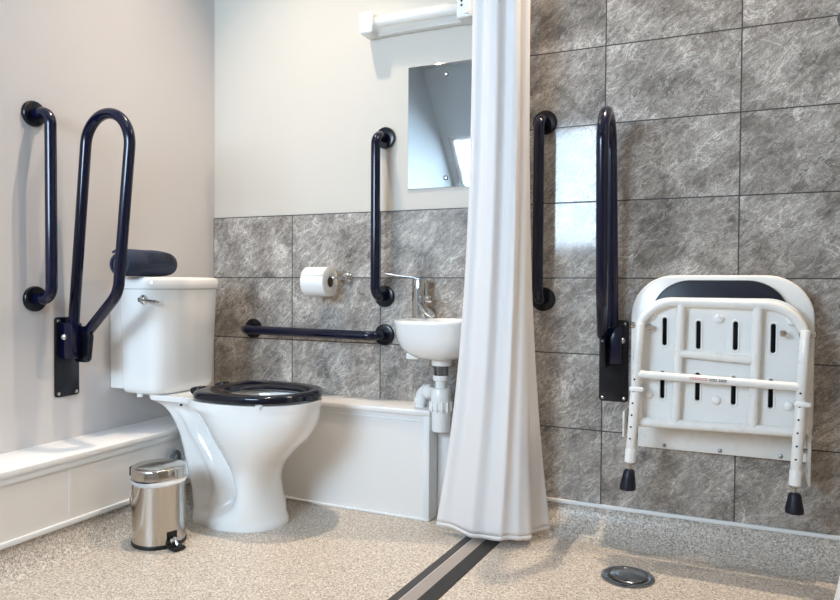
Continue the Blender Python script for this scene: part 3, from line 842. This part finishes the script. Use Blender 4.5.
# tubular frame
yf = -.197
b = B(); tube(b, fillet([(1.768, yf, .418), (1.764, yf, .776), (2.205, yf, .768), (2.205, yf, .425)], .105, 14), .0135, 18); FR = place('tube_frame', b, M['white_enamel'], FS)
b = B(); tube(b, [(1.768, yf, .416), (2.206, yf, .424)], .0135, 18); place('rear_bar', b, M['white_enamel'], FR)
for x0, z0, x1, z1 in ((1.886, .774, 1.873, .418), (2.087, .768, 2.077, .422)):
    b = B(); tube(b, [(x0, yf, z0), (x1, yf, z1)], .0125, 18); place('upright', b, M['white_enamel'], FR)
b = B(); tube(b, [(1.882, yf, .626), (2.083, yf, .614)], .0115, 16); place('cross_bar', b, M['white_enamel'], FR)
yl = -.226
legs = [((1.776, .712), (1.752, .300), (1.746, .219)), ((2.202, .704), (2.183, .284), (2.183, .210))]
for (tx_, tz), (ex_, ez), (fx, fz) in legs:
    a, e = Vector((tx_, yl, tz)), Vector((ex_, yl, ez)); dr = (e-a).normalized()
    b = B(); cyl(b, a, a.lerp(e, .52), .0125, 18, .002); lg = place('leg', b, M['white_enamel'], FS)
    b = B(); cyl(b, a.lerp(e, .45), e, .0140, 18, .002); place('leg_extension', b, M['white_enamel'], lg)
    b = B(); lathe(b, a.lerp(e, .90), dr, [(0, .0142), (.002, .0158), (.040, .0158), (.042, .013)], 20); place('leg_ferrule', b, M['white_plastic'], lg)
    b = B(); obox(b, a.lerp(e, .47)+Vector((.004, -.002, 0)), Vector((1, 0, 0)), Vector((0, 1, 0)), up, .040, .030, .014, .004); place('collar', b, M['white_plastic'], lg)
    for k in range(6):
        c = a.lerp(e, .40+.085*k)
        place('adjuster_hole', cyl(B(), c+Vector((-.003, -.0120, 0)), c+Vector((-.0032, -.0146, 0)), .0028, 10), M['hole'], lg)
    f0, f1 = e+dr*0, Vector((fx, yl, fz))
    b = B(); cyl(b, e-dr*.01, e+dr*.03, .0045, 12); lathe(b, e+dr*.002, dr, [(0, .009), (.004, .009), (.006, .005)], 12); place('stem', b, M['steel'], lg)
    b = B(); L_ = (f1-e).length
    lathe(b, f1, (e-f1), [(0, .0225), (.003, .0235), (.012, .0230), (L_*.45, .0185), (L_*.66, .0160), (L_*.72, .0125), (L_*.74, .006)], 24)
    place('rubber_foot', b, M['navy_rubber'], lg)
b = B(); tube(b, [(1.768, yl, .562), (2.194, yl, .551)], .0115, 16); cbar = place('leg_bar', b, M['white_enamel'], FS)
# worn stickers on the leg bar
def on_bar(x): return .562-(x-1.768)*.0258
def marks(name, x0, x1, m, seed):
    random.seed(seed); b = B(); x = x0
    while x < x1:
        w_ = random.uniform(.003, .007)
        for dz in (.0035, -.001):
            box(b, (x, yl-.0122, on_bar(x)+dz-.0012), (x+w_, yl-.0105, on_bar(x)+dz+.0012))
        x += w_+.0012
    place(name, b, m, cbar, smooth=False)
marks('faded_red_sticker', 1.915, 1.958, M['red_ink'], 3); marks('dark_sticker', 1.966, 1.985, M['dark_ink'], 4); marks('dark_sticker', 1.990, 2.008, M['dark_ink'], 5)
for x, z in ((1.753, .704), (1.799, .700), (2.150, .692), (2.196, .690), (2.222, .692)):
    b = B(); lathe(b, (x-.008, -.205, z), (1, 0, 0), [(0, .006), (.003, .0095), (.013, .0095), (.016, .006)], 14); place('bolt', b, M['steel'], FR)
b = B(); tube(b, [(2.217, -.17, .62), (2.2185, -.17, .43)], .005, 10); place('stay_rod', b, M['white_enamel'], FS)

# shower fitting at the right edge of the tiled wall
SH = thing('shower_fixture', 'dark chrome shower head on its wall arm at the top right', 'shower head', (2.32, YS, 1.55))
place('rose', lathe(B(), (2.335, YS-.0005, 1.575), (0, -1, 0), [(0, .03), (.006, .03), (.012, .02)], 24), M['chrome'], SH)
b = B(); tube(b, [(2.335, YS-.005, 1.575), (2.330, YS-.06, 1.572), (2.318, YS-.09, 1.560)], .010, 14); place('arm', b, M['chrome'], SH)
b = B(); lathe(b, (2.322, YS-.085, 1.568), (-.5, -.5, -.6), [(0, .012), (.02, .02), (.035, .034), (.042, .034), (.044, .03)], 28); place('spray_head', b, M['dark_steel'], SH)

# ------------------------------------------------------------------ ceiling lights (above the frame)
def downlight(label, x, y, power, size=.06, spread=150, col=(1, .82, .62)):
    D = thing('downlight', label, 'ceiling light', (x, y, H), 'warm recessed downlights')
    b = B(); lathe(b, (x, y, H), (0, 0, -1), [(0, .05), (.006, .05), (.008, .044), (.004, .038)], 32, (False, False)); place('bezel', b, M['white_enamel'], D)
    place('lamp_lens', lathe(B(), (x, y, H), (0, 0, -1), [(.001, .0385), (.003, .0385)], 28), M['lamp'], D)
    l = bpy.data.lights.new('downlight_lamp', 'AREA'); l.shape = 'DISK'; l.size = size; l.energy = power; l.color = col; l.spread = math.radians(spread)
    o = bpy.data.objects.new('downlight_lamp', l); COL.objects.link(o); o.location = (x, y, H-.012)
downlight('recessed ceiling downlight above the toilet', .55, -.55, 16, .04, 90)
downlight('recessed ceiling downlight above the shower seat', 1.97, -.11, 36, .05, 130)
downlight('recessed ceiling downlight behind the camera on the shower side', 1.99, -2.70, 7, .06, 120)
downlight('recessed ceiling downlight in the middle of the room', 1.02, -1.55, 4, .06, 85)

# ------------------------------------------------------------------ daylight
wd = bpy.data.worlds.new('overcast_sky'); scene.world = wd; wd.use_nodes = True
nt = wd.node_tree; bg = nt.nodes['Background']
bg.inputs['Color'].default_value = (.64, .81, 1.0, 1); bg.inputs['Strength'].default_value = 58
pl = bpy.data.lights.new('window_portal', 'AREA'); pl.shape = 'RECTANGLE'; pl.size = 1.4; pl.size_y = 1.02; pl.cycles.is_portal = True
po = bpy.data.objects.new('window_portal', pl); COL.objects.link(po); po.location = (.385, YF-.13, 1.595); po.rotation_euler = (PI/2, 0, 0)   # faces into the room

# ------------------------------------------------------------------ camera
cam = bpy.data.cameras.new('camera'); co = bpy.data.objects.new('camera', cam); COL.objects.link(co)
yaw, pitch, roll = .42793, .02405, .00555
cy, sy, cp, sp = math.cos(yaw), math.sin(yaw), math.cos(pitch), math.sin(pitch)
fw = Vector((-sy*cp, cy*cp, -sp)); rt = Vector((cy, sy, 0)); upv = rt.cross(fw)
r2 = rt*math.cos(roll)+upv*math.sin(roll); u2 = -rt*math.sin(roll)+upv*math.cos(roll)
mw = Matrix((r2, u2, -fw)).transposed().to_4x4(); mw.translation = Vector((2.0449, -2.3678, .825))
co.matrix_world = mw
cam.sensor_fit = 'HORIZONTAL'; cam.sensor_width = 36; cam.lens = 705.36*36/840; cam.clip_start = .02
scene.camera = co
scene.view_settings.view_transform = 'Standard'; scene.view_settings.look = 'None'
scene.view_settings.gamma = 1; scene.view_settings.exposure = -.85
scene.view_settings.use_curve_mapping = False
scene.cycles.max_bounces = 10; scene.cycles.diffuse_bounces = 6; scene.cycles.transparent_max_bounces = 12
scene.cycles.sample_clamp_indirect = 6; scene.cycles.caustics_reflective = False; scene.cycles.caustics_refractive = False
scene.cycles.use_denoising = True
